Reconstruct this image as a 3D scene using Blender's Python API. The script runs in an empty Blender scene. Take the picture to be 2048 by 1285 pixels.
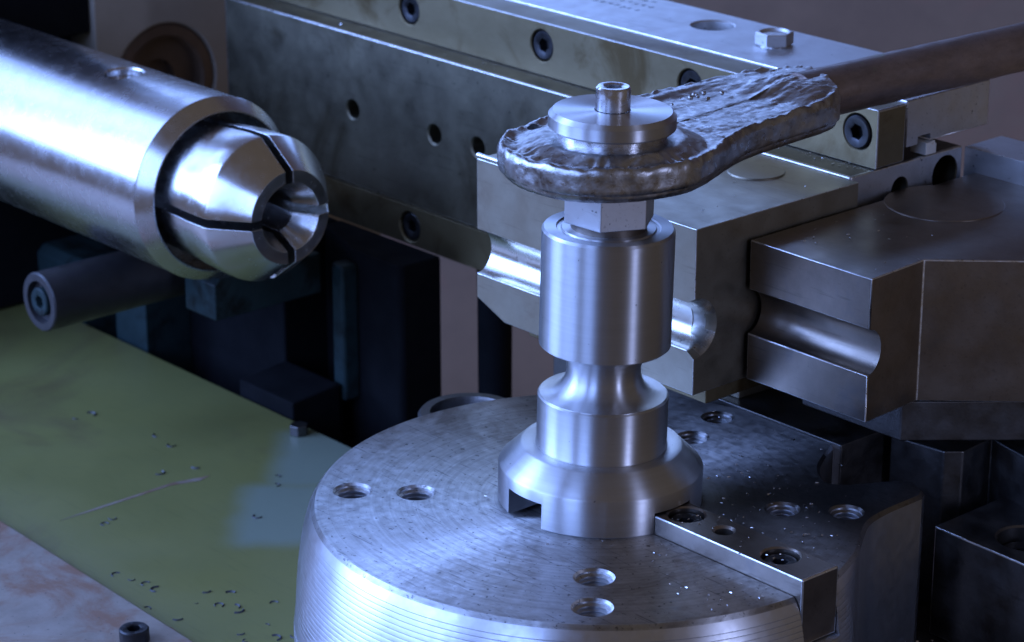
import bpy, bmesh, math, random
from mathutils import Vector, Matrix, noise
random.seed(7)
S = bpy.context.scene
COL = S.collection
MM = 0.001
R_ = math.radians

# ------------------------------------------------------------------ camera
EL, AZ = R_(20.0), R_(41.6)
F = Vector((-math.cos(AZ), math.sin(AZ), 0)); RT = Vector((F.y, -F.x, 0)); UPZ = Vector((0, 0, 1))
FW = F * math.cos(EL) - UPZ * math.sin(EL)
UP = F * math.sin(EL) + UPZ * math.cos(EL)
cam = bpy.data.cameras.new('camera'); camo = bpy.data.objects.new('camera', cam); COL.objects.link(camo)
CP = Vector((907.75, -866.08, 552.76)) * MM
m = Matrix((RT, UP, -FW)).transposed().to_4x4(); m.translation = CP
camo.matrix_world = m
cam.sensor_width = 36; cam.lens = 36 * 5320 / 2048
cam.clip_start = 0.05; cam.clip_end = 50
cam.dof.use_dof = True; cam.dof.focus_distance = 1.33; cam.dof.aperture_fstop = 15
S.camera = camo

# ------------------------------------------------------------------ light
w = bpy.data.worlds.new('World'); S.world = w; w.use_nodes = True
bg = w.node_tree.nodes['Background']; bg.inputs[0].default_value = (0.86, 0.72, 0.64, 1); bg.inputs[1].default_value = 0.085

def area(name, pos, target, sx, sy, power, col):
    l = bpy.data.lights.new(name, 'AREA'); l.shape = 'RECTANGLE'; l.size = sx; l.size_y = sy
    l.energy = power; l.color = col
    o = bpy.data.objects.new(name, l); COL.objects.link(o)
    p = Vector(pos); o.location = p
    o.rotation_euler = (Vector(target) - p).to_track_quat('-Z', 'Y').to_euler()
    return o
BACK = -F; LEFT = -RT
BLUE = (0.25, 0.42, 1.0)
def at(az, dist, z):       # az: degrees from straight behind the camera, + to the camera's left
    return (BACK * math.cos(R_(az)) + LEFT * math.sin(R_(az))) * dist + Vector((0, 0, z))
for az_, wd, pw in ((33, 0.75, 19), (66, 1.05, 33), (99, 1.1, 62), (131, 0.9, 20)):     # left window split into bays for streaks; last bay added to lighten the table
    area('window_and_fill_light', at(az_, 2.25, 1.0), (0, 0, 0.05), wd, 1.7, pw, BLUE)
area('narrow_window_light', at(-44, 2.3, 0.45), (0, 0, 0.1), 0.27, 0.9, 7.5, (0.42, 0.52, 0.95))
area('back_window_light', at(166, 1.4, 0.50), (0, 0, 0.1), 1.5, 0.5, 5.6, (0.24, 0.42, 1.0))

S.view_settings.view_transform = 'Standard'; S.view_settings.look = 'None'
S.view_settings.exposure = 0.55; S.view_settings.gamma = 1.0

# ------------------------------------------------------------------ materials
def mat(name, base, rough=0.35, metal=1.0, dark=None, amount=0.5, scale=60, rvar=0.12, bump=0.0,
        bscale=400, aniso=0.0, axis=None, stretch=(1, 1, 1), stain=None, stain_amt=0.45, stain_scale=25, spec=0.5, spots=0.0, scratch=0.0, rings=0.0):
    M = bpy.data.materials.new(name); M.use_nodes = True
    nt = M.node_tree; N = nt.nodes; L = nt.links; P = N['Principled BSDF']
    tc = N.new('ShaderNodeTexCoord'); mp = N.new('ShaderNodeMapping'); mp.inputs['Scale'].default_value = stretch
    L.new(tc.outputs['Object'], mp.inputs['Vector'])
    n1 = N.new('ShaderNodeTexNoise'); n1.inputs['Scale'].default_value = scale; n1.inputs['Detail'].default_value = 9
    n1.inputs['Roughness'].default_value = 0.75
    L.new(mp.outputs[0], n1.inputs['Vector'])
    rp = N.new('ShaderNodeValToRGB')
    rp.color_ramp.elements[0].position = 0.5 - 0.22; rp.color_ramp.elements[1].position = 0.5 + 0.16
    d = dark or tuple(c * 0.45 for c in base)
    d = tuple(base[i] + (d[i] - base[i]) * min(1, amount * 2) for i in range(3))
    rp.color_ramp.elements[0].color = (*d, 1); rp.color_ramp.elements[1].color = (*base, 1)
    L.new(n1.outputs['Fac'], rp.inputs['Fac'])
    col = rp.outputs['Color']
    if stain:
        n2 = N.new('ShaderNodeTexNoise'); n2.inputs['Scale'].default_value = stain_scale; n2.inputs['Detail'].default_value = 12; n2.inputs['Roughness'].default_value = 0.68
        n2.inputs['Distortion'].default_value = 0.6
        L.new(tc.outputs['Object'], n2.inputs['Vector'])
        r2 = N.new('ShaderNodeValToRGB'); r2.color_ramp.elements[0].position = 1 - stain_amt - 0.06; r2.color_ramp.elements[1].position = 1 - stain_amt + 0.06
        L.new(n2.outputs['Fac'], r2.inputs['Fac'])
        mx = N.new('ShaderNodeMix'); mx.data_type = 'RGBA'
        L.new(r2.outputs['Color'], mx.inputs['Factor']); L.new(col, mx.inputs['A']); mx.inputs['B'].default_value = (*stain, 1)
        col = mx.outputs['Result']
    if spots:
        vz = N.new('ShaderNodeTexNoise'); vz.inputs['Scale'].default_value = 330; vz.inputs['Detail'].default_value = 3
        L.new(tc.outputs['Object'], vz.inputs['Vector'])
        r3 = N.new('ShaderNodeValToRGB'); r3.color_ramp.elements[0].position = 0.70 - spots; r3.color_ramp.elements[1].position = 0.75 - spots
        L.new(vz.outputs['Fac'], r3.inputs['Fac'])
        mx = N.new('ShaderNodeMix'); mx.data_type = 'RGBA'
        L.new(r3.outputs['Color'], mx.inputs['Factor']); L.new(col, mx.inputs['A']); mx.inputs['B'].default_value = (*(c * 0.35 for c in base), 1)
        col = mx.outputs['Result']
    if scratch:
        for (rz, sc_) in ((.5, 30), (-.9, 22), (1.9, 40)):
            m2 = N.new('ShaderNodeMapping'); m2.inputs['Rotation'].default_value = (rz * .6, rz * .3, rz); m2.inputs['Scale'].default_value = (sc_, 1.2 * sc_ * 16, sc_ * 16)
            L.new(tc.outputs['Object'], m2.inputs['Vector'])
            n5 = N.new('ShaderNodeTexNoise'); n5.inputs['Scale'].default_value = 1; n5.inputs['Detail'].default_value = 2
            L.new(m2.outputs[0], n5.inputs['Vector'])
            r5 = N.new('ShaderNodeMapRange'); r5.inputs['From Min'].default_value = .66; r5.inputs['From Max'].default_value = .74; r5.inputs['To Max'].default_value = scratch
            L.new(n5.outputs['Fac'], r5.inputs['Value'])
            mx = N.new('ShaderNodeMix'); mx.data_type = 'RGBA'
            L.new(r5.outputs[0], mx.inputs['Factor']); L.new(col, mx.inputs['A']); mx.inputs['B'].default_value = (*(c * .45 for c in base), 1)
            col = mx.outputs['Result']
    L.new(col, P.inputs['Base Color'])
    n3 = N.new('ShaderNodeTexNoise'); n3.inputs['Scale'].default_value = scale * 1.7; n3.inputs['Detail'].default_value = 8
    L.new(mp.outputs[0], n3.inputs['Vector'])
    mr = N.new('ShaderNodeMapRange'); mr.inputs['From Min'].default_value = 0.3; mr.inputs['From Max'].default_value = 0.7
    mr.inputs['To Min'].default_value = max(0.03, rough - rvar); mr.inputs['To Max'].default_value = rough + rvar
    L.new(n3.outputs['Fac'], mr.inputs['Value']); L.new(mr.outputs[0], P.inputs['Roughness'])
    P.inputs['Metallic'].default_value = metal
    P.inputs['Specular IOR Level'].default_value = spec
    if rings:
        zx = N.new('ShaderNodeVectorMath'); zx.operation = 'MULTIPLY'; zx.inputs[1].default_value = (1, 1, 0); L.new(tc.outputs['Object'], zx.inputs[0])
        ln = N.new('ShaderNodeVectorMath'); ln.operation = 'LENGTH'; L.new(zx.outputs[0], ln.inputs[0])
        nr = N.new('ShaderNodeTexNoise'); nr.noise_dimensions = '1D'; nr.inputs['Scale'].default_value = 420; nr.inputs['Detail'].default_value = 5; nr.inputs['Roughness'].default_value = .7
        L.new(ln.outputs['Value'], nr.inputs['W'])
        ad = N.new('ShaderNodeMath'); ad.operation = 'MULTIPLY_ADD'; ad.inputs[1].default_value = rings; L.new(nr.outputs['Fac'], ad.inputs[0]); L.new(mr.outputs[0], ad.inputs[2])
        sb_ = N.new('ShaderNodeMath'); sb_.operation = 'SUBTRACT'; sb_.inputs[1].default_value = rings * .5; L.new(ad.outputs[0], sb_.inputs[0])
        L.new(sb_.outputs[0], P.inputs['Roughness'])
        mxr = N.new('ShaderNodeMix'); mxr.data_type = 'RGBA'; mxr.blend_type = 'MULTIPLY'; mxr.inputs['Factor'].default_value = .55
        L.new(col, mxr.inputs['A']); cr_ = N.new('ShaderNodeValToRGB'); cr_.color_ramp.elements[0].position = .3; cr_.color_ramp.elements[0].color = (.55, .54, .53, 1); cr_.color_ramp.elements[1].position = .6
        L.new(nr.outputs['Fac'], cr_.inputs['Fac']); L.new(cr_.outputs[0], mxr.inputs['B']); L.new(mxr.outputs['Result'], P.inputs['Base Color'])
    if bump:
        n4 = N.new('ShaderNodeTexNoise'); n4.inputs['Scale'].default_value = bscale; n4.inputs['Detail'].default_value = 10
        L.new(mp.outputs[0], n4.inputs['Vector'])
        b = N.new('ShaderNodeBump'); b.inputs['Strength'].default_value = bump; b.inputs['Distance'].default_value = 0.0004
        L.new(n4.outputs['Fac'], b.inputs['Height']); L.new(b.outputs[0], P.inputs['Normal'])
    if aniso and axis:
        cr = N.new('ShaderNodeVectorMath'); cr.operation = 'CROSS_PRODUCT'; cr.inputs[0].default_value = axis
        L.new(tc.outputs['Object'], cr.inputs[1])
        nm = N.new('ShaderNodeVectorMath'); nm.operation = 'NORMALIZE'; L.new(cr.outputs[0], nm.inputs[0])
        L.new(nm.outputs[0], P.inputs['Tangent'])
        P.inputs['Anisotropic'].default_value = aniso; P.inputs['Anisotropic Rotation'].default_value = 0.25
    return M

ZA, XA = (0, 0, 1), (1, 0, 0)
M = {}
M['turned'] = mat('turned_steel', (.54, .54, .555), .40, scale=60, amount=.10, aniso=.93, axis=ZA, stretch=(.35, .35, 9), rvar=.035, spots=-.03)
M['table'] = mat('table_steel', (.56, .56, .57), .46, dark=(.40, .39, .38), scale=110, amount=.5, aniso=.94, axis=ZA, rvar=.08, rings=.12, bump=.05, bscale=700,
                 stain=(.33, .31, .295), stain_amt=.43, stain_scale=17, spots=.065, scratch=.8)
M['tableside'] = mat('table_side_steel', (.62, .62, .64), .40, scale=120, amount=.12, aniso=.85, axis=ZA, rvar=.05)
M['spindle'] = mat('ground_spindle_steel', (.60, .60, .61), .26, scale=60, amount=.14, aniso=.25, axis=XA, rvar=.035, spots=-.06)
M['collet'] = mat('collet_steel', (.62, .61, .60), .24, scale=90, amount=.12, aniso=.5, axis=XA, rvar=.04)
M['slab'] = mat('dark_slab_steel', (.185, .165, .115), .50, dark=(.115, .10, .072), scale=30, amount=.45, rvar=.08, bump=.1, bscale=350, stain=(.10, .082, .052), stain_amt=.42, stain_scale=12, spots=.03, scratch=.4)
M['rail'] = mat('oily_rail_steel', (.225, .185, .11), .50, dark=(.165, .132, .072), scale=30, amount=.45, stretch=(.5, 1, 1), rvar=.06, bump=.1, bscale=500, stain=(.12, .085, .04), stain_amt=.43, stain_scale=16)
M['die'] = mat('tool_steel', (.36, .325, .25), .42, dark=(.27, .24, .18), scale=40, amount=.4, rvar=.06, bump=.08, bscale=600, stain=(.26, .215, .16), stain_amt=.38, stain_scale=16, spots=-.04, scratch=.35)
M['diegroove'] = mat('polished_groove_steel', (.62, .61, .57), .27, dark=(.45, .42, .36), scale=60, amount=.3, rvar=.06, spots=.02)
M['press'] = mat('dark_tool_steel', (.29, .245, .205), .36, dark=(.18, .15, .125), scale=30, amount=.4, rvar=.06, bump=.08, bscale=600, stain=(.20, .185, .18), stain_amt=.40, stain_scale=11, spots=-.05, scratch=.35)
M['top'] = mat('ground_top_steel', (.56, .56, .57), .48, dark=(.46, .46, .46), scale=60, amount=.3, rvar=.05, bump=.08, bscale=600, spots=.02, scratch=.4)
M['forged'] = mat('forged_steel', (.50, .49, .485), .34, dark=(.27, .26, .25), scale=150, amount=.5, rvar=.10, bump=.45, bscale=420, stain=(.25, .23, .22), stain_amt=.42, stain_scale=60, spots=.02)
M['bar'] = mat('black_bar_iron', (.035, .032, .034), .42, metal=.3, scale=50, amount=.4)
M['edge'] = mat('worn_bright_edge', (.74, .73, .72), .34, scale=160, amount=.4, rvar=.1)
M['pipe'] = mat('brown_pipe_steel', (.27, .205, .175), .40, metal=.7, dark=(.13, .10, .09), scale=90, amount=.5, stretch=(1, .35, 1), rvar=.10, bump=.5, scratch=.4, bscale=300, stain=(.22, .25, .16), stain_amt=.33, stain_scale=35)
M['black'] = mat('black_oxide_screw', (.045, .045, .048), .40, metal=.8, scale=120, amount=.4)
M['screw'] = mat('bright_screw_steel', (.68, .68, .70), .25, scale=120, amount=.2, aniso=.3, axis=ZA)
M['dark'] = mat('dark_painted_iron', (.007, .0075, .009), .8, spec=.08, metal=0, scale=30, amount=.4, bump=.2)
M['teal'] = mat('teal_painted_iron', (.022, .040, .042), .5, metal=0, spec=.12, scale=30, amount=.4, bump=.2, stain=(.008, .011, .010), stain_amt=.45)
M['armdark'] = mat('dark_arm_steel', (.15, .142, .138), .43, dark=(.09, .085, .083), scale=40, amount=.45, bump=.2, bscale=500, scratch=.3)
M['sheet'] = mat('ochre_painted_sheet', (.165, .160, .050), .38, metal=0, dark=(.135, .138, .050), scale=9, amount=.4, bump=.05, bscale=300, rvar=.08,
                 stain=(.118, .098, .042), stain_amt=.40, stain_scale=5, scratch=.25)
M['plate'] = mat('rusty_cover_plate', (.34, .29, .24), .5, metal=.35, dark=(.22, .18, .14), scale=26, amount=.5, bump=.2, stain=(.24, .135, .085), stain_amt=.49, stain_scale=16, spots=.03)
M['wall'] = mat('grey_brown_wall', (.26, .185, .135), .75, metal=0, dark=(.15, .105, .08), stain=(.28, .15, .115), stain_amt=.46, stain_scale=1.6, scale=2.2, amount=.5)
M['head'] = mat('grey_painted_casting', (.36, .30, .235), .5, metal=0, dark=(.27, .225, .175), scale=14, amount=.4, bump=.15)
M['rust'] = mat('brown_bore_iron', (.15, .09, .055), .5, metal=.2, dark=(.06, .04, .028), scale=24, amount=.5)
M['floor'] = mat('oily_bed_iron', (.035, .032, .032), .45, metal=.2, dark=(.015, .014, .014), scale=40, amount=.5, bump=.3)
M['chip'] = mat('bright_metal_chips', (.8, .8, .82), .25, scale=100, amount=.1)
M['ink'] = mat('dark_stamp_pits', (.06, .06, .065), .6, metal=.3)
M['white'] = mat('bright_shim', (.78, .76, .70), .35, metal=.3, scale=80, amount=.2)

# sheet: bluish reflection painted into the colour, with stepped borders (object space)
def patch(Mt, rects, colr, soft=.004, wob=.008, fac=.8, nsc=45):
    nt = Mt.node_tree; N = nt.nodes; L = nt.links; P = N['Principled BSDF']
    tc = N.new('ShaderNodeTexCoord'); nz = N.new('ShaderNodeTexNoise'); nz.inputs['Scale'].default_value = nsc; nz.inputs['Detail'].default_value = 5
    L.new(tc.outputs['Object'], nz.inputs['Vector'])
    mxv = N.new('ShaderNodeVectorMath'); mxv.operation = 'MULTIPLY_ADD'; mxv.inputs[1].default_value = (wob, wob, 0)
    L.new(nz.outputs['Color'], mxv.inputs[0]); L.new(tc.outputs['Object'], mxv.inputs[2])
    vr = N.new('ShaderNodeVectorRotate'); vr.rotation_type = 'Z_AXIS'; vr.inputs['Angle'].default_value = -R_(48.4); L.new(mxv.outputs[0], vr.inputs['Vector'])
    sp = N.new('ShaderNodeSeparateXYZ'); L.new(vr.outputs[0], sp.inputs[0])
    def edge(sock, a0, a1):
        r = N.new('ShaderNodeMapRange'); r.interpolation_type = 'SMOOTHSTEP'; r.inputs['From Min'].default_value = a0; r.inputs['From Max'].default_value = a1
        L.new(sock, r.inputs['Value']); return r.outputs[0]
    def mul(x, y, op='MULTIPLY'):
        q = N.new('ShaderNodeMath'); q.operation = op; L.new(x, q.inputs[0]); L.new(y, q.inputs[1]); return q.outputs[0]
    tot = None
    for (x0, x1, y0, y1) in rects:
        v = mul(mul(edge(sp.outputs[0], x0 - soft, x0 + soft), edge(sp.outputs[0], x1 + soft, x1 - soft)),
                mul(edge(sp.outputs[1], y0 - soft, y0 + soft), edge(sp.outputs[1], y1 + soft, y1 - soft)))
        tot = v if tot is None else mul(tot, v, 'MAXIMUM')
    old = P.inputs['Base Color'].links[0].from_socket
    mx = N.new('ShaderNodeMix'); mx.data_type = 'RGBA'; mx.inputs['B'].default_value = (*colr, 1)
    sc = N.new('ShaderNodeMath'); sc.operation = 'MULTIPLY'; sc.inputs[1].default_value = fac; L.new(tot, sc.inputs[0])
    L.new(sc.outputs[0], mx.inputs['Factor']); L.new(old, mx.inputs['A']); L.new(mx.outputs['Result'], P.inputs['Base Color'])

# oily grime plus painted-in shade on the clamp-side half of the table
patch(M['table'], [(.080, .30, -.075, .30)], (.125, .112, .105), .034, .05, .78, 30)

# ------------------------------------------------------------------ mesh helpers (all in millimetres, world frame unless noted)
def from_py(vs, fs):
    bm = bmesh.new(); bv = [bm.verts.new(v) for v in vs]
    for f in fs:
        try: bm.faces.new([bv[i] for i in f])
        except ValueError: pass
    bmesh.ops.recalc_face_normals(bm, faces=bm.faces)
    return bm
def box(x0, x1, y0, y1, z0, z1):
    return prism([(x0, y0), (x1, y0), (x1, y1), (x0, y1)], z0, z1)
def prism(pts, z0, z1, ax='Z'):
    n = len(pts)
    def v(p, h):
        if ax == 'Z': return (p[0], p[1], h)
        if ax == 'X': return (h, p[0], p[1])
        return (p[0], h, p[1])
    vs = [v(p, z0) for p in pts] + [v(p, z1) for p in pts]
    fs = [tuple(range(n)), tuple(range(n, 2 * n))] + [(i, (i + 1) % n, n + (i + 1) % n, n + i) for i in range(n)]
    return from_py(vs, fs)
def lathe(prof, seg=64, axis='Z', c=(0, 0, 0), closed=False):
    vs, fs, rings = [], [], []
    for (r, h) in prof:
        if r < 1e-6: rings.append([len(vs)]); vs.append((0, 0, h))
        else:
            rings.append(list(range(len(vs), len(vs) + seg)))
            vs += [(r * math.cos(2 * math.pi * k / seg), r * math.sin(2 * math.pi * k / seg), h) for k in range(seg)]
    pairs = list(zip(rings, rings[1:])) + ([(rings[-1], rings[0])] if closed else [])
    for A, B in pairs:
        for k in range(seg):
            k2 = (k + 1) % seg
            if len(A) == 1 and len(B) == 1: continue
            if len(A) == 1: fs.append((A[0], B[k], B[k2]))
            elif len(B) == 1: fs.append((A[k], A[k2], B[0]))
            else: fs.append((A[k], A[k2], B[k2], B[k]))
    if axis == 'X': vs = [(h, x, y) for (x, y, h) in vs]
    elif axis == '-Y': vs = [(x, -h, y) for (x, y, h) in vs]
    elif axis == 'Y': vs = [(y, h, x) for (x, y, h) in vs]
    vs = [(v[0] + c[0], v[1] + c[1], v[2] + c[2]) for v in vs]
    return from_py(vs, fs)
def join(*bms):
    out = bmesh.new()
    for b in bms:
        me = bpy.data.meshes.new('t'); b.to_mesh(me); out.from_mesh(me); bpy.data.meshes.remove(me)
    return out
def to_mesh(bm, name):
    me = bpy.data.meshes.new(name); bm.to_mesh(me); return me
def boolean(bm, cutter):
    ma, mb = to_mesh(bm, 'a'), to_mesh(cutter, 'b')
    oa, ob = bpy.data.objects.new('a', ma), bpy.data.objects.new('b', mb)
    COL.objects.link(oa); COL.objects.link(ob)
    md = oa.modifiers.new('b', 'BOOLEAN'); md.object = ob; md.operation = 'DIFFERENCE'; md.solver = 'EXACT'
    dg = bpy.context.evaluated_depsgraph_get(); dg.update()
    me = bpy.data.meshes.new_from_object(oa.evaluated_get(dg))
    out = bmesh.new(); out.from_mesh(me)
    bpy.data.objects.remove(oa); bpy.data.objects.remove(ob)
    for x in (ma, mb, me): bpy.data.meshes.remove(x)
    return out
def obj(name, bm, material, parent=None, org=(0, 0, 0), bevel=0, seg=2, angle=35, local=False, worn=False):
    """one mesh object; verts are world mm, org (world mm) becomes its origin"""
    o0 = Vector(org)
    for v in bm.verts: v.co = (v.co - o0) * MM
    me = bpy.data.meshes.new(name); bm.to_mesh(me); bm.free()
    mats = material if isinstance(material, list) else [material]
    for q in mats: me.materials.append(M[q])
    for p_ in me.polygons: p_.use_smooth = True
    me.set_sharp_from_angle(angle=R_(angle))
    o = bpy.data.objects.new(name, me); COL.objects.link(o)
    if parent is not None:
        o.parent = parent
        o.location = (o0 * MM) if local else (o0 * MM - parent_world(parent))
    else: o.location = o0 * MM
    if bevel:
        b = o.modifiers.new('bevel', 'BEVEL'); b.width = bevel * MM; b.segments = seg; b.limit_method = 'ANGLE'; b.angle_limit = R_(40); b.harden_normals = True
        if worn:
            me.materials.append(M['edge']); b.material = len(me.materials) - 1
            b2 = bmesh.new(); b2.from_mesh(me); lay = b2.edges.layers.float.get('bevel_weight_edge') or b2.edges.layers.float.new('bevel_weight_edge')
            for e in b2.edges:
                if len(e.link_faces) == 2 and e.calc_length() > .015 and e.calc_face_angle(0) > R_(40): e[lay] = 1.0
            b2.to_mesh(me); b2.free(); b.limit_method = 'WEIGHT'
    return o
def parent_world(o):
    v = Vector(o.location)
    while o.parent: o = o.parent; v = v + Vector(o.location)
    return v
def tag(o, label, cat=None, group=None, kind=None):
    o['label'] = label
    if cat: o['category'] = cat
    if group: o['group'] = group
    if kind: o['kind'] = kind
    return o
def thing(name, label, cat, org=(0, 0, 0), group=None):
    o = bpy.data.objects.new(name, None); COL.objects.link(o); o.location = Vector(org) * MM; o.empty_display_size = .02
    return tag(o, label, cat, group)
def socket_head(r, h, hexr, depth, cone=.8):
    """cap-screw head, axis +Z, top at z=0, hex socket sunk in it"""
    n = 36; vs = []; 
    def ring(rr, z): 
        s = len(vs); vs.extend([(rr * math.cos(2 * math.pi * k / n), rr * math.sin(2 * math.pi * k / n), z) for k in range(n)]); return list(range(s, s + n))
    def hexring(rr, z):
        s = len(vs)
        for k in range(n):
            a_ = 2 * math.pi * k / n; q = ((a_ + math.pi / 6) % (math.pi / 3)) - math.pi / 6
            d_ = rr * math.cos(math.pi / 6) / math.cos(q); vs.append((d_ * math.cos(a_), d_ * math.sin(a_), z))
        return list(range(s, s + n))
    rings = [ring(r, -h), ring(r, -cone), ring(r - cone, 0), ring(hexr * 1.12, 0), hexring(hexr, -.5), hexring(hexr, -depth)]
    fs = []
    for A, B in zip(rings, rings[1:]):
        for k in range(n): fs.append((A[k], A[(k + 1) % n], B[(k + 1) % n], B[k]))
    fs.append(tuple(rings[0])); fs.append(tuple(rings[-1]))
    return from_py(vs, fs)
def place(bm, axis, c, spin=0):
    rot = {'Z': Matrix.Identity(3), '-Y': Matrix.Rotation(R_(90), 3, 'X'), 'X': Matrix.Rotation(R_(90), 3, 'Y')}[axis]
    rs = Matrix.Rotation(spin, 3, 'Z')
    for v in bm.verts: v.co = rot @ (rs @ v.co) + Vector(c)
    return bm
def cyl(r, h0, h1, axis, c, seg=40):
    return lathe([(0, h0), (r, h0), (r, h1), (0, h1)], seg, axis, c)

# ------------------------------------------------------------------ the setting
w0 = F * 1500
def slab_wall():
    c = Vector((w0.x, w0.y, 0)); u = RT * 3000
    th = F * 40
    vs = []
    for q in (-1, 1):
        for z in (-1200, 2200):
            for t in (0, 1):
                p_ = c + u * q + th * t; vs.append((p_.x, p_.y, z))
    return from_py(vs, [(0, 2, 6, 4), (1, 3, 7, 5), (0, 1, 5, 4), (2, 3, 7, 6), (0, 1, 3, 2), (4, 5, 7, 6)])
o = obj('wall', slab_wall(), 'wall'); o['kind'] = 'structure'; o['label'] = 'grey brown workshop wall behind the machine'
o = obj('machine_bed', box(-1100, 420, -500, 215, -190, -150), 'floor', org=(0, 0, -190)); o['kind'] = 'structure'; o['label'] = 'dark oily machine bed under everything'

# ------------------------------------------------------------------ bend table
def smooth_closed(pts, n):
    out = []; k = len(pts)
    for i in range(k):
        p0, p1, p2, p3 = (Vector(pts[(i + j - 1) % k]) for j in range(4))
        for q in range(n):
            t = q / n
            out.append(tuple(.5 * ((2 * p1) + (p2 - p0) * t + (2 * p0 - 5 * p1 + 4 * p2 - p3) * t * t + (3 * p1 - p0 - 3 * p2 + p3) * t ** 3)))
    return out
def open_spline(pts, n):
    out = []; k = len(pts)
    for i in range(k - 1):
        p0, p1, p2, p3 = (Vector(pts[min(max(i + j - 1, 0), k - 1)]) for j in range(4))
        for q in range(n):
            t = q / n
            out.append(tuple(.5 * ((2 * p1) + (p2 - p0) * t + (2 * p0 - 5 * p1 + 4 * p2 - p3) * t * t + (3 * p1 - p0 - 3 * p2 + p3) * t ** 3)))
    out.append(tuple(pts[-1])); return out
RD = 148.0
arc = [(RD * math.cos(R_(a_)), RD * math.sin(R_(a_))) for a_ in [100 + i * (264 / 176) for i in range(177)]]
lug = open_spline([(147.5, 11), (141, 30), (132, 50), (120, 68), (112, 82), (109, 98), (108.5, 112)], 5) \
    + [(108.5, 126), (105, 132), (95, 136.5)] + open_spline([(88, 132), (81, 119), (75, 109), (67, 103), (58, 106), (47, 116), (38, 131)], 4) + [(32, 144.5), (0, 148)]
outline = arc + lug[0:-1]
def table_body():
    levels = [(-1.9, 0), (0, -2.2)]
    z = -7.0
    while z > -58:
        fl = 10.5 * (1 - math.exp(z / 26.0))
        levels += [(fl - .0, z), (fl - .16, z - .3), (fl - .16, z - .5), (fl + .03, z - .8)]
        z -= 2.75
    levels += [(9.8, -60), (10.2, -64), (8.6, -64.4), (8.6, -66.4), (10.6, -66.8), (11, -150)]
    vs, fs = [], []
    n = len(outline)
    for (dr, zz) in levels:
        for (x, y) in outline:
            r = math.hypot(x, y); an = math.degrees(math.atan2(y, x))
            # the lug side drops straight down: fade the flare out around it
            k = 1.0
            if dr > 0 and 10 < an < 100: k = 0.0 if 24 < an < 90 else (24 - an) / 14 if an <= 24 else (an - 90) / 10
            f_ = (r + dr * k) / r
            vs.append((x * f_, y * f_, zz))
    for i in range(len(levels) - 1):
        for k in range(n):
            k2 = (k + 1) % n; fs.append((i * n + k, i * n + k2, (i + 1) * n + k2, (i + 1) * n + k))
    fs.append(tuple(range(n))); fs.append(tuple((len(levels) - 1) * n + k for k in range(n)))
    return from_py(vs, fs)
def threaded_cut(x, y, r=9.0, depth=24):
    prof = [(0, 1), (r + 1.6, 1), (r + 1.4, 0.2), (r + .1, -1.2), (r + .1, -2.2)]
    z = -2.2
    while z > -depth: prof += [(r - 1.5, z - .9), (r - 1.5, z - 1.2), (r + .2, z - 2.1), (r + .2, z - 2.4)]; z -= 2.4
    prof += [(r - 1, z - .5), (0, z - .5)]
    return lathe(prof, 36, 'Z', (x, y, 0))
holes = [(-91.0, -89.6, 9), (-67.3, -66.6, 9), (67.4, -67.2, 9), (90.5, -90.2, 9), (72.6, 59.4, 8), (96.6, 81.0, 8), (-25.1, 93, 8), (-36.2, 123.9, 8)]
tb = thing('bending_table', 'large round steel turntable with threaded holes under the bend die', 'turntable', (0, 0, -150))
body = table_body()
cut = join(*[threaded_cut(*h) for h in holes])
cut = join(cut, box(40, 180, -11.3, 14.3, -26, 5))      # key slot, open at the rim
body = boolean(body, cut)
for f_ in body.faces: f_.material_index = 0 if (f_.normal.z > .5 and f_.calc_center_median().z > -3) else 1
obj('turntable_disc', body, ['table', 'tableside'], tb, (0, 0, 0), angle=28)
kb = prism([(42, -10.8), (150.5, -10.8), (151, 13.8), (42, 13.8)], -25, 10)
kcuts = [lathe([(0, 12), (10.2, 12), (10.2, 10.1), (9.2, 9.2), (9.2, -2), (0, -2)], 36, 'Z', (60.5, 2.2, 0)),
         lathe([(0, 12), (10.4, 12), (10.4, 10.1), (9.4, 9.2), (9.4, -2), (0, -2)], 36, 'Z', (124.5, 1.8, 0)),
         lathe([(0, 12), (6, 12), (6, 10), (4.6, 8.8), (4.6, -8), (0, -8)], 28, 'Z', (86, 2.5, 0))]
kb = boolean(kb, join(*kcuts))
key = obj('key_bar', kb, 'press', tb, (96, 1.5, -25), bevel=.9, worn=True)
for (x, y) in ((60.5, 2.2), (124.5, 1.8)):
    obj('socket_screw', place(socket_head(8.6, 8, 3.9, 5), 'Z', (x, y, 7.2), .3), 'black', key, (x, y, 7.2))

# follower arm that lies behind the disc, dark
fa = thing('follower_arm', 'dark flat steel arm lying behind the turntable under the grooved blocks', 'machine arm', (-40, 200, -40))
obj('arm_plate', box(-190, 39, 141.5, 330, -40, -1.2 + 3), 'armdark', fa, (-40, 200, -40), bevel=.8)
obj('arm_strip', prism([(-62, 149), (-44, 149), (-42, 205), (-60, 205)], 1.8, 8), 'die', fa, (-50, 170, 2), bevel=.6)
pa = prism([(44, 176), (78, 180), (85, 188), (83, 214), (118, 205), (118, 330), (44, 330)], -95, 0)
obj('clamp_guide_post', pa, 'armdark', None, (80, 230, -95), bevel=1.2)
tag(bpy.data.objects['clamp_guide_post'], 'dark stepped steel guide post under the plain grooved pressure die', 'machine part')

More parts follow.
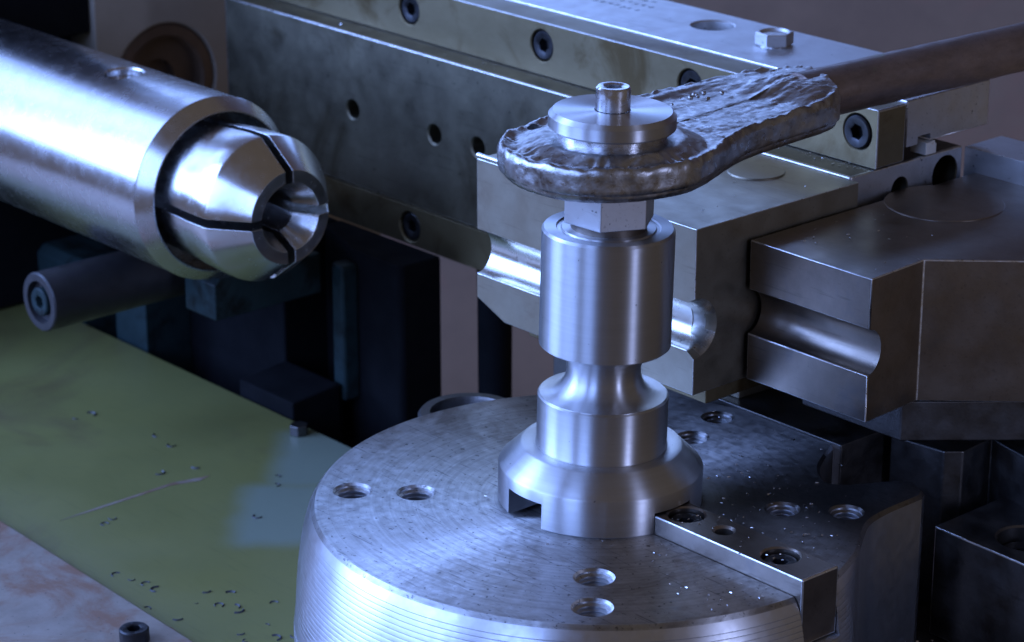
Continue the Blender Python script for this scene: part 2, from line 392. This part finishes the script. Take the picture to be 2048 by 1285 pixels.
# ------------------------------------------------------------------ bend die (leans a touch, as mounted)
TILT = Matrix.Rotation(R_(1.15), 3, UPZ.cross(RT))
def lean(o, z):
    o.rotation_euler = TILT.to_euler(); o.location = (TILT @ Vector((0, 0, z))) * MM
    return o
bd = lean(thing('bend_die', 'bright turned steel bend die with waisted tube groove standing on the turntable', 'bend die'), 0.3)
fl = lathe([(0, 0), (51.6, 0), (52.4, .8), (52.4, 19.4), (51.9, 20.3), (41.5, 30.4), (40.6, 30.8), (34.6, 30.8), (34, 30.4), (0, 30.4)], 128)
sl = prism([(-13.5, -80), (11.5, -80), (11.5, -25), (-13.5, -25)], -2, 14)
fl = boolean(fl, join(sl, box(30, 80, -11.2, 14.2, -2, 11.5)))
obj('flange', fl, 'turned', bd, (0, 0, 0), bevel=.35, local=True)
obj('lower_drum', lathe([(0, 30.4), (33.6, 30.4), (33.6, 31.2), (33.3, 31.8), (33.3, 57.3), (32.5, 58), (0, 58)], 128), 'turned', bd, (0, 0, 0), local=True)
nk = [(0, 57.6), (32.4, 58.05)]
for i in range(0, 25):
    t = i / 24; an_ = R_(-90 + 180 * t)
    nk.append((32.3 - 13.5 * math.cos(an_) ** .9 if abs(math.cos(an_)) > 1e-6 else 32.3, 71.2 + 12.9 * math.sin(an_)))
nk += [(0, 84.4)]
obj('tube_groove', lathe(nk, 128), 'turned', bd, (0, 0, 0), local=True)
obj('upper_drum', lathe([(0, 84.2), (32.4, 84.2), (33.3, 85), (33.3, 144.6), (32.2, 146), (26.2, 146), (25.6, 145.2), (24, 145.2), (23.4, 146), (0, 146)], 128), 'turned', bd, (0, 0, 0), local=True)

hn = lean(thing('hex_nut', 'thick bright steel hex nut clamped between the forged lever and the bend die', 'nut'), 150.0)
hx = prism([(23.6 * math.cos(R_(k * 60 + 6)), 23.6 * math.sin(R_(k * 60 + 6))) for k in range(6)], 0, 21.6)
obj('hex_body', hx, 'top', hn, (0, 0, 0), bevel=.6, local=True)
obj('nut_base', lathe([(0, -4), (19, -4), (19, .2), (0, .2)], 48), 'press', hn, (0, 0, 0), local=True)
obj('nut_collar', lathe([(0, 18.6), (25.5, 18.6), (25.9, 19.2), (25.9, 21.2), (25, 21.8), (0, 21.8)], 64), 'forged', hn, (0, 0, 0), local=True)

ws = lean(thing('washer', 'thick round steel washer on top of the forged lever', 'washer'), 189)
obj('washer_disc', lathe([(9, 8.2), (30.4, 8.2), (31.5, 9.2), (31.5, 14.8), (29.3, 17.2), (9, 17.2)], 96, closed=True), 'turned', ws, (0, 0, 0), local=True)
obj('spacer_collar', lathe([(9, -1), (27, -1), (27, 8.1), (9, 8.1)], 64, closed=True), 'screw', ws, (0, 0, 0), local=True)
cs = lean(thing('cap_screw', 'small bright socket head cap screw in the centre of the washer', 'screw'), 206.3)
sh = socket_head(8.6, 11.6, 4.7, 6, .9)
for v in sh.verts: v.co.z += 11.8
obj('screw_head', sh, 'screw', cs, (0, 0, 0), local=True)
obj('shank', cyl(6, -16, .4, 'Z', (0, 0, 0)), 'screw', cs, (0, 0, 0), local=True)

# ------------------------------------------------------------------ forged lever
lev = thing('forged_lever', 'rough forged steel lever head with a brown pipe handle over the bend die', 'lever', (2.5, 2.8, 171.5))
hp = smooth_closed([(49, 2), (45, 24), (34, 50), (27, 72), (23, 105), (20, 138), (13, 152), (-6, 160), (-28, 164), (-44, 155), (-52, 136),
                    (-53, 100), (-53, 62), (-55, 28), (-56, 2), (-50, -26), (-34, -44), (-9, -52), (20, -47), (40, -27)], 20)
def lever_head():
    n = len(hp)
    spine = [(0, 0), (-14, 130)]
    a0, a1 = Vector(spine[0]), Vector(spine[1])
    def near(p):
        d = a1 - a0; t = max(0, min(1, (p - a0).dot(d) / d.dot(d))); return a0 + d * t
    T = 17.0
    prof = []           # (fraction toward spine, z, bulge)
    for i in range(13): prof.append((1 - i / 12 * .84, 0, 0))
    prof += [(.12, .3), (.085, .9), (.06, 2.0), (.052, 3.4), (.050, 4.4), (.012, 5.0), (.002, 6.2), (0, 8), (0, 9.5), (0, 11), (0, 12.5), (0, 14), (.004, 15.3), (.014, 16.5), (.030, 17.2), (.055, 17.5), (.08, 17.3), (.11, 17.1)]
    prof = [(q[0], q[1]) for q in prof] + [(.135 + .865 * i / 29, 17.0) for i in range(30)]
    vs, fs = [], []
    for (t, z) in prof:
        for p_ in hp:
            P = Vector(p_); q = P.lerp(near(P), min(t, .995)); vs.append([q.x, q.y, z])
    for i in range(len(prof) - 1):
        for k in range(n):
            k2 = (k + 1) % n; fs.append((i * n + k, i * n + k2, (i + 1) * n + k2, (i + 1) * n + k))
    nv = []
    for idx, (x, y, z) in enumerate(vs):
        t = prof[idx // n][0]; P = Vector((x, y, z)); r = math.hypot(x, y)
        lo = noise.noise(P * .05) * .9 + noise.noise(P * .13 + Vector((5, 1, 2))) * .7
        hi = noise.noise(P * .3) * .45 + noise.noise(P * .75) * .3 + noise.noise(P * 1.7) * .16
        ang = math.atan2(y, x)
        rip = abs(math.sin(ang * 13 + r * .25 + 4 * noise.noise(P * .10)))
        edge = math.exp(-((t - .05) / .05) ** 2); band = math.exp(-((t - .15) / .11) ** 2)
        if z > 12.2:
            dz = (lo * .35 + hi * .6) * (.3 if r < 36 else 1) + edge * (.9 + 1.6 * noise.noise(P * .16) + .9 * abs(noise.noise(P * .4)))
            if y < 50: dz -= band * 1.3 * (1 - rip) ** 1.5 * max(0, .55 + 1.2 * noise.noise(P * .06 + Vector((3, 3, 3))))
            else:
                dz += (1.0 * abs(noise.noise(Vector((x * .12, y * .022, 1)))) + .4 * abs(noise.noise(Vector((x * .45, y * .10, 4))))) * (1 - .5 * edge) + (1.6 * math.exp(-((x + 45) / 5) ** 2))
            if r < 34: dz *= .25
            up_ = max(0, min(1, (y - 112) / 34)); up_ = up_ * up_ * (3 - 2 * up_)
            z2 = z + dz + 6.2 * up_ * math.exp(-((x + 10) / 27) ** 4) * min(1, t / .06) + 4.6 * max(0, min(1, (47 - r) / 12)) * (1 - edge)
        elif z < 4 and t > .1: z2 = z + hi * .3
        else: z2 = z + lo * .5
        s = 0 if t > .12 else (lo * .8 + hi * .35)
        d = (Vector((x, y)) - near(Vector((x, y))));
        if d.length > 1e-3: d.normalize()
        nv.append((x + d.x * s, y + d.y * s, z2))
    bm = from_py(nv, fs)
    bmesh.ops.holes_fill(bm, edges=[e for e in bm.edges if e.is_boundary], sides=0)
    bmesh.ops.recalc_face_normals(bm, faces=bm.faces)
    for v in bm.verts: v.co += Vector((2.5, 2.8, 171.5))
    return bm
lh = boolean(lever_head(), join(cyl(5.2, -4, 14, 'Z', (-47.5, -3.5, 183), 24), lathe([(0, -40), (24.5, -40), (24.5, 40), (0, 40)], 48, 'Z', (3.6, 4, 171))) if False else cyl(4.6, -4, 14, 'Z', (-44, -5, 183), 24))
obj('forged_head', lh, 'forged', lev, (2.5, 2.8, 171.5), angle=50)
def pipe():
    prof = []; seg = 48; L0, L1 = 149, 760
    vs, fs = [], []; rows = 120
    for i in range(rows + 1):
        y = L0 + (L1 - L0) * i / rows
        for k in range(seg):
            a_ = 2 * math.pi * k / seg; P = Vector((math.cos(a_) * 13.6, y, math.sin(a_) * 13.6))
            r = 13.6 + noise.noise(P * .06) * .35 + noise.noise(P * .2) * .12
            vs.append((-7.5 + (y - 169) * .048 + r * math.cos(a_), y, 183 + r * math.sin(a_)))
    for i in range(rows):
        for k in range(seg): fs.append((i * seg + k, i * seg + (k + 1) % seg, (i + 1) * seg + (k + 1) % seg, (i + 1) * seg + k))
    fs.append(tuple(range(seg))); fs.append(tuple(rows * seg + k for k in range(seg)))
    return from_py(vs, fs)
obj('pipe_handle', pipe(), 'pipe', lev, (-7.5, 169, 183), angle=50)
def beads():
    b = bmesh.new()
    pts = []
    for i in range(34):
        t = i / 33; x = -47 + 62 * t; y = 158 + 8 * math.sin(t * 3.1) - (10 * t)
        pts.append((x + random.uniform(-2, 2), y - 8 + random.uniform(-3, 3), 189 + random.uniform(-.6, .3), random.uniform(.6, 1.6)))
    for i in range(46): pts.append((random.uniform(-42, -30) + random.uniform(0, 8), random.uniform(40, 150), 188.6, random.uniform(.5, 1.5)))
    for x, y, z, r in pts:
        g = bmesh.ops.create_icosphere(b, subdivisions=1, radius=r)
        for v in g['verts']: v.co = v.co * random.uniform(.8, 1.25) + Vector((x, y, z))
    return b
o = obj('weld_spatter', beads(), 'forged', lev, (-20, 140, 188), angle=60); o['kind'] = 'stuff'

# ------------------------------------------------------------------ slide base: slab, rails, carriage
def bore_cut(axis, c, r=9.2, depth=12, ch=1.0):
    return lathe([(0, -depth), (r, -depth), (r, -ch), (r + ch, 0), (r + ch, 2), (0, 2)], 36, axis, c)
slab = thing('machine_slide_way', 'long dark steel slide base slab with small tapped holes behind the spindle nose', 'machine base', (-300, 260, 22))
sb = box(-598, -13.5, 200, 296, 22.5, 128)
cuts = [bore_cut('-Y', (x, 200, z), 6.3, 18, 1.1) for (x, z) in ((-454, 75.5), (-369, 76.3), (-326, 77))]
cuts += [bore_cut('X', (-13.5, 242, 113), 6.6, 20, .6), bore_cut('X', (-13.5, 281, 114), 10.5, 26, .6)]
sbb = boolean(sb, join(*cuts))
for f_ in sbb.faces: f_.material_index = 1 if (f_.normal.x > .9 and f_.calc_center_median().x > -14) else 0
obj('base_slab', sbb, ['slab', 'top'], slab, (-300, 260, 22), bevel=1.7, worn=True)

ur = thing('upper_rail', 'olive stained steel rail with recessed black socket screws along the slide top', 'rail', (-300, 232, 128))
rb = box(-640, -13, 220, 244, 128.5, 162.3)
sx = [-547, -417.5, -287.8, -157.9, -27.3]
rb = boolean(rb, join(*[bore_cut('-Y', (x, 220, 147.3), 10.2, 11, .7) for x in sx]))
obj('rail_bar', rb, 'rail', ur, (-300, 232, 128), bevel=1.1, worn=True)
for x in sx:
    obj('socket_screw', place(socket_head(9.4, 9, 4.6, 6), '-Y', (x, 221.2 if x < -30 else 219, 147.3), .35), 'black', ur, (x, 221, 147.3))
lr = thing('lower_rail', 'brownish oily steel rail with one recessed screw below the dark slab', 'rail', (-300, 210, -5))
rb = box(-598, -13.5, 199, 230, -5, 22)
rb = boolean(rb, join(*[bore_cut('-Y', (x, 199, 7.6), 10.2, 11, .7) for x in (-394, -524)]))
obj('rail_bar', rb, 'rail', lr, (-300, 210, -5), bevel=.8)
for x in (-394, -524):
    obj('socket_screw', place(socket_head(9.4, 9, 4.6, 6), '-Y', (x, 200.5, 7.6), .2), 'black', lr, (x, 200.5, 7.6))

ca = thing('slide_carriage', 'blue grey ground steel top plate with one big hole behind the upper rail', 'machine slide', (-260, 280, 136))
cb = box(-640, -13.2, 244.6, 317, 136.5, 163.3)
cb = boolean(cb, join(lathe([(0, -40), (13.2, -40), (13.2, -.8), (14.2, 0), (14.2, 3), (0, 3)], 48, 'Z', (-209, 291, 163.3)), box(-60, 40, 255, 266, 120, 141)))
obj('top_plate', cb, 'top', ca, (-260, 280, 136), bevel=.9, worn=True)
def hex_cup(R, z0, z1, rc):
    n = 36; vs = []; fs = []
    def ring(rr, z, hexa):
        for k in range(n):
            a_ = 2 * math.pi * k / n; q = ((a_ + math.pi / 6) % (math.pi / 3)) - math.pi / 6
            d_ = rr * math.cos(math.pi / 6) / math.cos(q) if hexa else rr
            vs.append((d_ * math.cos(a_ + .35) - 150, d_ * math.sin(a_ + .35) + 283, z))
    for (rr, z, hx_) in ((R, z0, 1), (R, z1 - .7, 1), (R - .7, z1, 1), (rc, z1, 0), (rc - 1, z1 - 1.6, 0)): ring(rr, z, hx_)
    for r_ in range(4):
        for k in range(n): fs.append((r_ * n + k, r_ * n + (k + 1) % n, (r_ + 1) * n + (k + 1) % n, (r_ + 1) * n + k))
    fs += [tuple(range(n)), tuple(range(4 * n, 5 * n))]
    return from_py(vs, fs)
hbo = obj('hex_bolt', hex_cup(11.6, 164.3, 171.5, 9.0), 'top', ca, (-150, 283, 165), angle=25)
obj('bolt_flange', lathe([(0, 163.3), (10.0, 163.3), (10.0, 164), (9.8, 164.2), (0, 164.2)], 40, 'Z', (-150, 283, 0)), 'screw', hbo, (-150, 283, 163.3))
def stamps():
    b = bmesh.new()
    for row, (x0, y0, n) in enumerate(((-318, 283, 9), (-300, 296, 6), (-296, 306, 4))):
        for i in range(n):
            x = x0 + i * 6.2 * 1.0; y = y0 + i * .15
            for s_ in range(random.choice((2, 3, 3))):
                a_ = random.uniform(-.5, 1.9); l = random.uniform(1.6, 3); cx_, cy_ = x + random.uniform(-1.3, 1.3), y + random.uniform(-1.8, 1.8)
                d = Vector((math.cos(a_), math.sin(a_), 0)) * l / 2; q = Vector((-d.y, d.x, 0)).normalized() * .38
                v = [Vector((cx_, cy_, zz)) + d * u + q * t for zz in (163.25, 163.42) for (u, t) in ((-1, -1), (1, -1), (1, 1), (-1, 1))]
                bv = [b.verts.new(k) for k in v]
                for f_ in ((4, 5, 6, 7), (0, 1, 5, 4), (1, 2, 6, 5), (2, 3, 7, 6), (3, 0, 4, 7)): b.faces.new([bv[k] for k in f_])
    return b
o = obj('stamped_marks', stamps(), 'ink', ca, (-300, 290, 163.3)); o['kind'] = 'stuff'
tag(obj('bright_shim', boolean(box(-24, -12.5, 262, 271, 128.6, 135.8), box(-13.6, -12, 267, 272, 134.5, 137)), 'white', None, (-18, 266, 128.6), bevel=.4), 'small bright metal shim in the gap beneath the slide carriage end', 'shim')
bk = box(-13, 190, 296.5, 330, 20, 127.5)
bk = boolean(bk, bore_cut('-Y', (52, 296.5, 108), 8, 20, .5))
tag(obj('end_bracket', bk, 'top', None, (90, 310, 20), bevel=1.0, worn=True), 'grey steel end bracket running off beyond the slide base corner', 'bracket')

# ------------------------------------------------------------------ grooved blocks
def groove_profile(y0, y1, z0, z1, zc, r, yoff=0, ch=0):
    pts = [(y1, z0), (y1, z1), (y0, z1)]
    n = 20
    for i in range(n + 1):
        a_ = R_(90 - 180 * i / n)
        pts.append((y0 + r * .82 * math.cos(a_), zc + r * math.sin(a_)))
    pts += [(y0, z0 + ch), (y0 + ch * .9, z0)] if ch else [(y0, z0)]
    return pts
def mark_groove(bm, y0, zc, r):
    for f_ in bm.faces:
        c = f_.calc_center_median()
        f_.material_index = 1 if (y0 + .05 < c.y < y0 + r and abs(c.z - zc) < r and abs(f_.normal.x) < .6 and len(f_.verts) <= 8 and f_.calc_area() < 2500) else 0
wp = thing('grooved_clamp_die', 'long steel clamp die block with a bright half round groove behind the bend die', 'die block', (-94, 138, 28))
wb = prism(groove_profile(74, 199.8, 34.5, 126.8, 71.8, 13.2), -181, -7.2, 'X')
# sloped underside at the far end and flared groove mouth at the near end
wb = boolean(wb, join(prism([(-190, 44), (-181, 44), (-155, 33.5), (-155, 20), (-190, 20)], 60, 230, 'Y'),
                      lathe([(0, -12), (11.5, -12), (13.6, -5), (17.5, 1), (0, 1)], 40, 'X', (-7.2, 74, 71.8))))
mark_groove(wb, 74, 71.8, 14.5)
wp_o = obj('die_block', wb, ['die', 'diegroove'], wp, (-94, 138, 34), bevel=.7, worn=True)
obj('base_foot', box(-150, -9, 86, 190, 26, 34.3), 'rail', wp, (-94, 138, 26), bevel=.6)
obj('plug_disc', lathe([(0, 0), (16.2, 0), (16.2, .9), (15.7, 1.5), (0, 1.5)], 48, 'Z', (-58, 186 - 14, 126.2)), 'die', wp, (-58, 172, 126.2))
pd = thing('grooved_pressure_die', 'dark steel pressure die block with a half round groove and angled side', 'die block', (60, 180, 35))
pb = prism(groove_profile(112, 330, 35.2, 113.6, 73.6, 12.4), -4.6, 200, 'X')
pb = boolean(pb, prism([(80.5, 100), (260, 100), (260, 340), (258, 345), (111, 190), (77.5, 155)], 10, 140))
pb = boolean(pb, prism([(109.5, 188), (300, 188), (300, 400), (140, 400)], 10, 140)) if False else pb
mark_groove(pb, 112, 73.6, 12.4)
obj('die_block', pb, ['press', 'press'], pd, (60, 180, 35), bevel=.7, worn=True)
def ringmark(c, r, z):
    return lathe([(r - .7, z - .3), (r - .7, z + .25), (r + .7, z + .25), (r + .7, z - .3)], 72, 'Z', (c[0], c[1], 0), closed=True)
obj('round_boss', lathe([(0, 113.3), (33, 113.3), (33, 113.8), (32.6, 114.1), (0, 114.1)], 72, 'Z', (22, 238, 0)), 'press', pd, (22, 238, 113.3))
obj('support_shelf', prism([(2, 150), (72, 150), (150, 240), (150, 330), (2, 330)], 12, 34.8), 'armdark', pd, (60, 240, 12), bevel=1)

# ------------------------------------------------------------------ spindle and collet
AX = (0, 35.6, 70)
sp = thing('spindle_tube', 'polished steel spindle tube with an open nose pointing at the bend die', 'spindle', (-560, 35.6, 70))
tube = lathe([(44, -760), (57.6, -760), (57.6, -385.5), (57.9, -384.6), (57.3, -383.6), (50.6, -375.6), (49.8, -375.4), (49.2, -376.2), (48.6, -400), (48.6, -420), (44, -420)], 128, 'X', AX, closed=True)
tube = boolean(tube, lathe([(0, -8), (12.5, -8), (12.5, -.5), (13.4, 1), (13.4, 10), (0, 10)], 40, 'Z', (-471, 31.5, 126.2)))
obj('sleeve', tube, 'spindle', sp, (-560, 35.6, 70), angle=10)
obj('oil_plug', place(socket_head(11.3, 4, 4, 3), 'Z', (-471, 31.5, 121.6)), 'screw', sp, (-471, 31.5, 121.6))
cl = thing('collet', 'four jawed steel collet with a tapered nose held inside the spindle tube', 'collet', (-345, 35.6, 70))
full = [(13, -418), (41.5, -418), (43.5, -372), (45.4, -345), (45.4, -330.5), (44.8, -328.5), (29.6, -307.2), (28.8, -306), (21.2, -306), (13, -321)]
for k in range(4):
    seg_n = 24; vs = []; fs = []; g = 2.7
    a0 = R_(90 * k); a1 = R_(90 * (k + 1))
    np_ = len(full)
    for (r, h) in full:
        e = math.asin(g / r)
        for i in range(seg_n + 1):
            a_ = a0 + e + (a1 - a0 - 2 * e) * i / seg_n
            vs.append((h, AX[1] + r * math.cos(a_), AX[2] + r * math.sin(a_)))
    st = seg_n + 1
    for j in range(np_):
        j2 = (j + 1) % np_
        for i in range(seg_n): fs.append((j * st + i, j * st + i + 1, j2 * st + i + 1, j2 * st + i))
    fs.append(tuple(j * st for j in range(np_))); fs.append(tuple(j * st + seg_n for j in range(np_)))
    obj('jaw', from_py(vs, fs), 'collet', cl, (-345, 35.6, 70), bevel=.35, angle=24)

# ------------------------------------------------------------------ bed parts on the left
sh_ = thing('bed_cover_sheet', 'flat ochre painted steel cover sheet with oil stains beside the turntable', 'cover sheet', (-400, -60, -113))
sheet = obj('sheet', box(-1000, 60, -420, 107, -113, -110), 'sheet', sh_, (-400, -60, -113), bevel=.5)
patch(M['sheet'], [(.122, .30, .004, .096), (.106, .30, -.080, .010)], (.175, .225, .205), .011, .010, .6)  # window reflection on the sheet, put into its base colour
def hexhead(c, r, h, mname, parent):
    b = prism([(r * math.cos(R_(60 * k + 15)) + c[0], r * math.sin(R_(60 * k + 15)) + c[1]) for k in range(6)], c[2], c[2] + h)
    return obj('hex_screw', b, mname, parent, c, bevel=.8)
hexhead((-385, 96, -110), 6.5, 7, 'armdark', sh_)
cp = thing('front_cover_plate', 'grey rust stained steel plate overlapping the ochre sheet', 'cover plate', (-300, -200, -110))
plt = obj('plate', prism([(-1000, -128), (-384.9, -128.5), (-176.8, -134.5), (-168, -141), (-160, -420), (-1000, -420)], -109.8, -104), 'plate', cp, (-300, -200, -110), bevel=1)
obj('socket_screw', place(socket_head(8.2, 7.5, 4, 5), 'Z', (-199, -157.5, -96.5), .2), 'black', cp, (-199, -157.5, -104))
tag(obj('bare_patch_strip', prism([(-206, -130), (-176, -134), (-120, -150), (-60, -180), (-150, -180), (-168, -141.5)], -109.9, -106.5), 'plate', None, (-160, -150, -110), bevel=.8),
    'thin bare metal strip at the edge of the ochre sheet beside the rusty plate', 'metal strip')

ro = thing('round_bar', 'dark round bar with a recessed socket screw end jutting out below the spindle', 'bar', (-497, 60, -20))
rbm = lathe([(0, 0), (12.6, 0), (12.6, 25), (13.5, 26), (18.5, 26), (19.4, 25), (19.4, -170), (0, -170)], 64, '-Y', (-497, 0, -20))
rbm2 = lathe([(0, 20), (13.2, 20), (14, 25), (18.6, 25), (19.5, 24), (19.5, -170), (0, -170)], 64, '-Y', (-497, 0, -20))
obj('bar_body', rbm2, 'bar', ro, (-497, 60, -20), angle=30)
rbm.free()
obj('socket_screw', place(socket_head(9.4, 6, 4.6, 5), '-Y', (-497, -25.2, -20), .3), 'teal', ro, (-497, -25, -20))
tag(obj('bed_side_rail', prism([(110, -149), (148, -149), (148, -66), (116, -66), (110, -72)], -1000, -660, 'X'), 'teal', None, (-820, 130, -149), bevel=1.5), 'dark teal painted bed rail running under the spindle tube', 'bed rail')
tag(obj('teal_foot', prism([(112, -149), (150, -149), (150, -70), (112, -73)], -622, -583, 'X'), 'teal', None, (-600, 130, -149), bevel=1), 'small teal painted foot block below the round bar', 'foot block')
tag(obj('cast_foot_block', prism([(64, -36), (150, -36), (150, -8), (68, -8), (64, -12)], -462, -428, 'X'), 'teal', None, (-450, 110, -36), bevel=1), 'small dark cast block just beneath the collet nose', 'foot block')
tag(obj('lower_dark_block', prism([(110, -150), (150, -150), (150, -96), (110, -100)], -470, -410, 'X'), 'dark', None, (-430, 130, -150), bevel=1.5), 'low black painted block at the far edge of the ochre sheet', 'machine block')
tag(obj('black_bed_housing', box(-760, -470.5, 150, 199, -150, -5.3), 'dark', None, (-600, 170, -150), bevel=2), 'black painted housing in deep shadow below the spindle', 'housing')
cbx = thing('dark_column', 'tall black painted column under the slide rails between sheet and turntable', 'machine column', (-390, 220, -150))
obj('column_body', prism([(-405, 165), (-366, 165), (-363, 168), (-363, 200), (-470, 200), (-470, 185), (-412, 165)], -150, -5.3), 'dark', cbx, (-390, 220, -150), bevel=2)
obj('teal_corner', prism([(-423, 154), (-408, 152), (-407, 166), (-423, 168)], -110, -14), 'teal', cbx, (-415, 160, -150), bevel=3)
hs = lathe([(0, -150), (11, -150), (11.5, -30), (12, 0), (12, 21), (0, 21)], 40, 'Z', (-328, 216, 0))
tag(obj('hydraulic_post', hs, 'dark', None, (-328, 216, -150), angle=40), 'dark round post beneath the clamp die behind the turntable', 'post')
rg = lathe([(22, -120), (30, -120), (30, -22), (28.5, -20), (23, -20), (22, -22)], 48, 'Z', (-172, 60, 0), closed=True)
tag(obj('pivot_collar', rg, 'armdark', None, (-172, 60, -120), angle=40), 'dark steel collar peeking out behind the turntable rim', 'collar')

# ------------------------------------------------------------------ headstock behind the spindle
hd = thing('headstock_plate', 'grey cast headstock plate with a round brown bore behind the spindle tube', 'headstock', (-720, 260, -150))
hb_ = box(-740, -700, 158, 420, -150, 260)
hb_ = boolean(hb_, lathe([(0, -38), (45, -38), (45, 0), (47, 2), (0, 2)], 72, 'X', (-700, 217, 42)))
obj('cast_plate', hb_, 'head', hd, (-720, 260, -150), bevel=2)
obj('bore_ring', lathe([(34, -30), (44.6, -30), (44.6, -3), (43, -1.5), (36, -1.5), (34, -4)], 64, 'X', (-700, 217, 42), closed=True), 'rust', hd, (-720, 217, 42))
obj('bore_plug', lathe([(0, -32), (34, -32), (34, -12), (16, -12), (16, -20), (0, -20)], 64, 'X', (-700, 217, 42)), 'rust', hd, (-720, 217, 42))
dk = prism([(-900, 40), (-705, 40), (-705, 157), (-900, 157)], 89, 300)
tag(obj('dark_gearbox', dk, 'dark', None, (-800, 100, 89), bevel=2), 'black boxy housing above and behind the spindle tube', 'housing')
tag(obj('spindle_bearing_block', boolean(box(-800, -720, -60, 150, -108, 88), cyl(59, -900, -600, 'X', AX, 64)), 'dark', None, (-760, 45, -108), bevel=2), 'dark bearing block that carries the far end of the spindle tube', 'bearing block')

# ------------------------------------------------------------------ right-hand lower block
rbk = thing('counterbored_block', 'dark steel block with a counterbored screw beside the turntable lug', 'steel block', (160, 200, -90))
bb = prism([(97, 152), (260, 146), (260, 330), (96, 330)], -92, -29)
bb = boolean(bb, lathe([(0, -20), (15.5, -20), (15.5, -1), (16.6, 0), (16.6, 3), (0, 3)], 40, 'Z', (139, 176, -29)))
obj('block_body', bb, 'armdark', rbk, (160, 200, -90), bevel=1.2, worn=True)
obj('socket_screw', place(socket_head(14, 12, 6.5, 7), 'Z', (139, 176, -37), .1), 'black', rbk, (139, 176, -37))
tag(obj('chip_tray', box(40, 420, -200, 400, -98, -94), 'floor', None, (200, 100, -98), bevel=.5), 'black oily tray strewn with chips below the turntable lug', 'tray')

# ------------------------------------------------------------------ loose metal chips
def chips(pts, smin, smax):
    b = bmesh.new()
    for (x, y, z) in pts:
        s = random.uniform(smin, smax); q = Matrix.Rotation(random.uniform(0, 6.28), 3, 'Z') @ Matrix.Rotation(random.uniform(-.7, .7), 3, 'X')
        vs = [b.verts.new(q @ Vector((s * dx, s * .45 * dy, s * .35 * dz)) + Vector((x, y, z + s * .3))) for dx, dy, dz in ((-1, -1, 0), (1, -.6, .2), (1.2, .8, 0), (-.8, 1, .3), (0, 0, 1))]
        for f_ in ((0, 1, 4), (1, 2, 4), (2, 3, 4), (3, 0, 4), (3, 2, 1, 0)): b.faces.new([vs[k] for k in f_])
    return b
pts = []
for i in range(230):
    a_ = random.uniform(-.45, 1.9); r = 60 + 80 * random.random() ** .8
    x, y = r * math.cos(a_), r * math.sin(a_)
    if x > 40 and -13 < y < 16: z = 10.2
    else: z = .2
    if y > 138 or (x > 55 and y > 98 and x < 90) or (x > 100 and y > 60): continue
    pts.append((x, y, z))
for i in range(26):
    a_ = random.uniform(0, 6.28); r = random.uniform(54, 66); pts.append((r * math.cos(a_), r * math.sin(a_), .2))
tag(obj('table_chips', chips(pts, .35, 1.0), 'chip', None, (80, 60, 0)), 'tiny bright metal chips scattered over the turntable', 'metal chips', kind='stuff')
pts = [(random.uniform(60, 200), random.uniform(60, 150), -93.8) for i in range(260)]
tag(obj('tray_chips', chips(pts, .5, 1.9), 'chip', None, (150, 110, -94)), 'bright metal chips lying in the black tray', 'metal chips', kind='stuff')
pts = [(random.uniform(-150, -14), random.uniform(211, 219.5), 128.2) for i in range(60)] + [(random.uniform(-170, -12), random.uniform(90, 200), 127) for i in range(22)] \
    + [(random.uniform(5, 80), random.uniform(120, 200), 113.8) for i in range(22)] + [(random.uniform(-590, -200), random.uniform(206, 219), 128.2) for i in range(22)]
tag(obj('block_chips', chips(pts, .35, .95), 'chip', None, (-60, 180, 128)), 'tiny bright metal chips lying on the slide base and die blocks', 'metal chips', kind='stuff')
sliver = lathe([(0, 0), (1.1, .4), (.9, 12), (.7, 22), (1.2, 27), (0, 28)], 10, 'X', (-184, 77, 127.9))
tag(obj('turning_sliver', sliver, 'chip', None, (-184, 77, 127.9)), 'bright thin sliver of swarf lying on the clamp die corner', 'swarf')

def curls(spots_):
    b = bmesh.new()
    for (x, y, z, sz) in spots_:
        n = random.randint(5, 9); a0 = random.uniform(0, 6.28); sweep = random.uniform(1.5, 5); rad = sz; wd = sz * .16
        prev = None
        for i in range(n + 1):
            a_ = a0 + sweep * i / n; rr = rad * (1 - .35 * i / n)
            c = Vector((x + rr * math.cos(a_), y + rr * math.sin(a_), z)); q = Vector((math.cos(a_), math.sin(a_), 0)) * wd
            cur = [b.verts.new(c - q), b.verts.new(c + q * .2 + Vector((0, 0, sz * .22))), b.verts.new(c + q)]
            if prev:
                b.faces.new((prev[0], cur[0], cur[1], prev[1])); b.faces.new((prev[1], cur[1], cur[2], prev[2]))
            prev = cur
    return b
sw = []
for (x, y, n, sp_) in ((-262, -112, 4, 10), (-215, -100, 7, 22), (-170, -95, 7, 30), (-130, -80, 6, 26), (-330, -85, 2, 25), (-470, -10, 4, 40), (-360, 40, 4, 60), (-300, 50, 3, 40)):
    for i in range(n): sw.append((x + random.gauss(0, sp_), max(-124, y + random.gauss(0, sp_ * .5)), -109.95, random.uniform(1.4, 4.6)))
tag(obj('sheet_swarf', curls(sw), 'ink', None, (-250, -90, -110)), 'dark curled swarf bits lying on the ochre sheet', 'metal chips', kind='stuff')
cz = [(-371.4, -95.4), (-372.9, -65.8), (-373.1, -36.4), (-373.9, -11.6), (-367.4, 12.4), (-365.1, 3.1), (-371.0, -15.4), (-370.7, -41.7), (-370.4, -67.5)]
obj('surface_crease', prism(cz, -110.05, -109.8), 'plate', sh_, (-345, 0, -110))
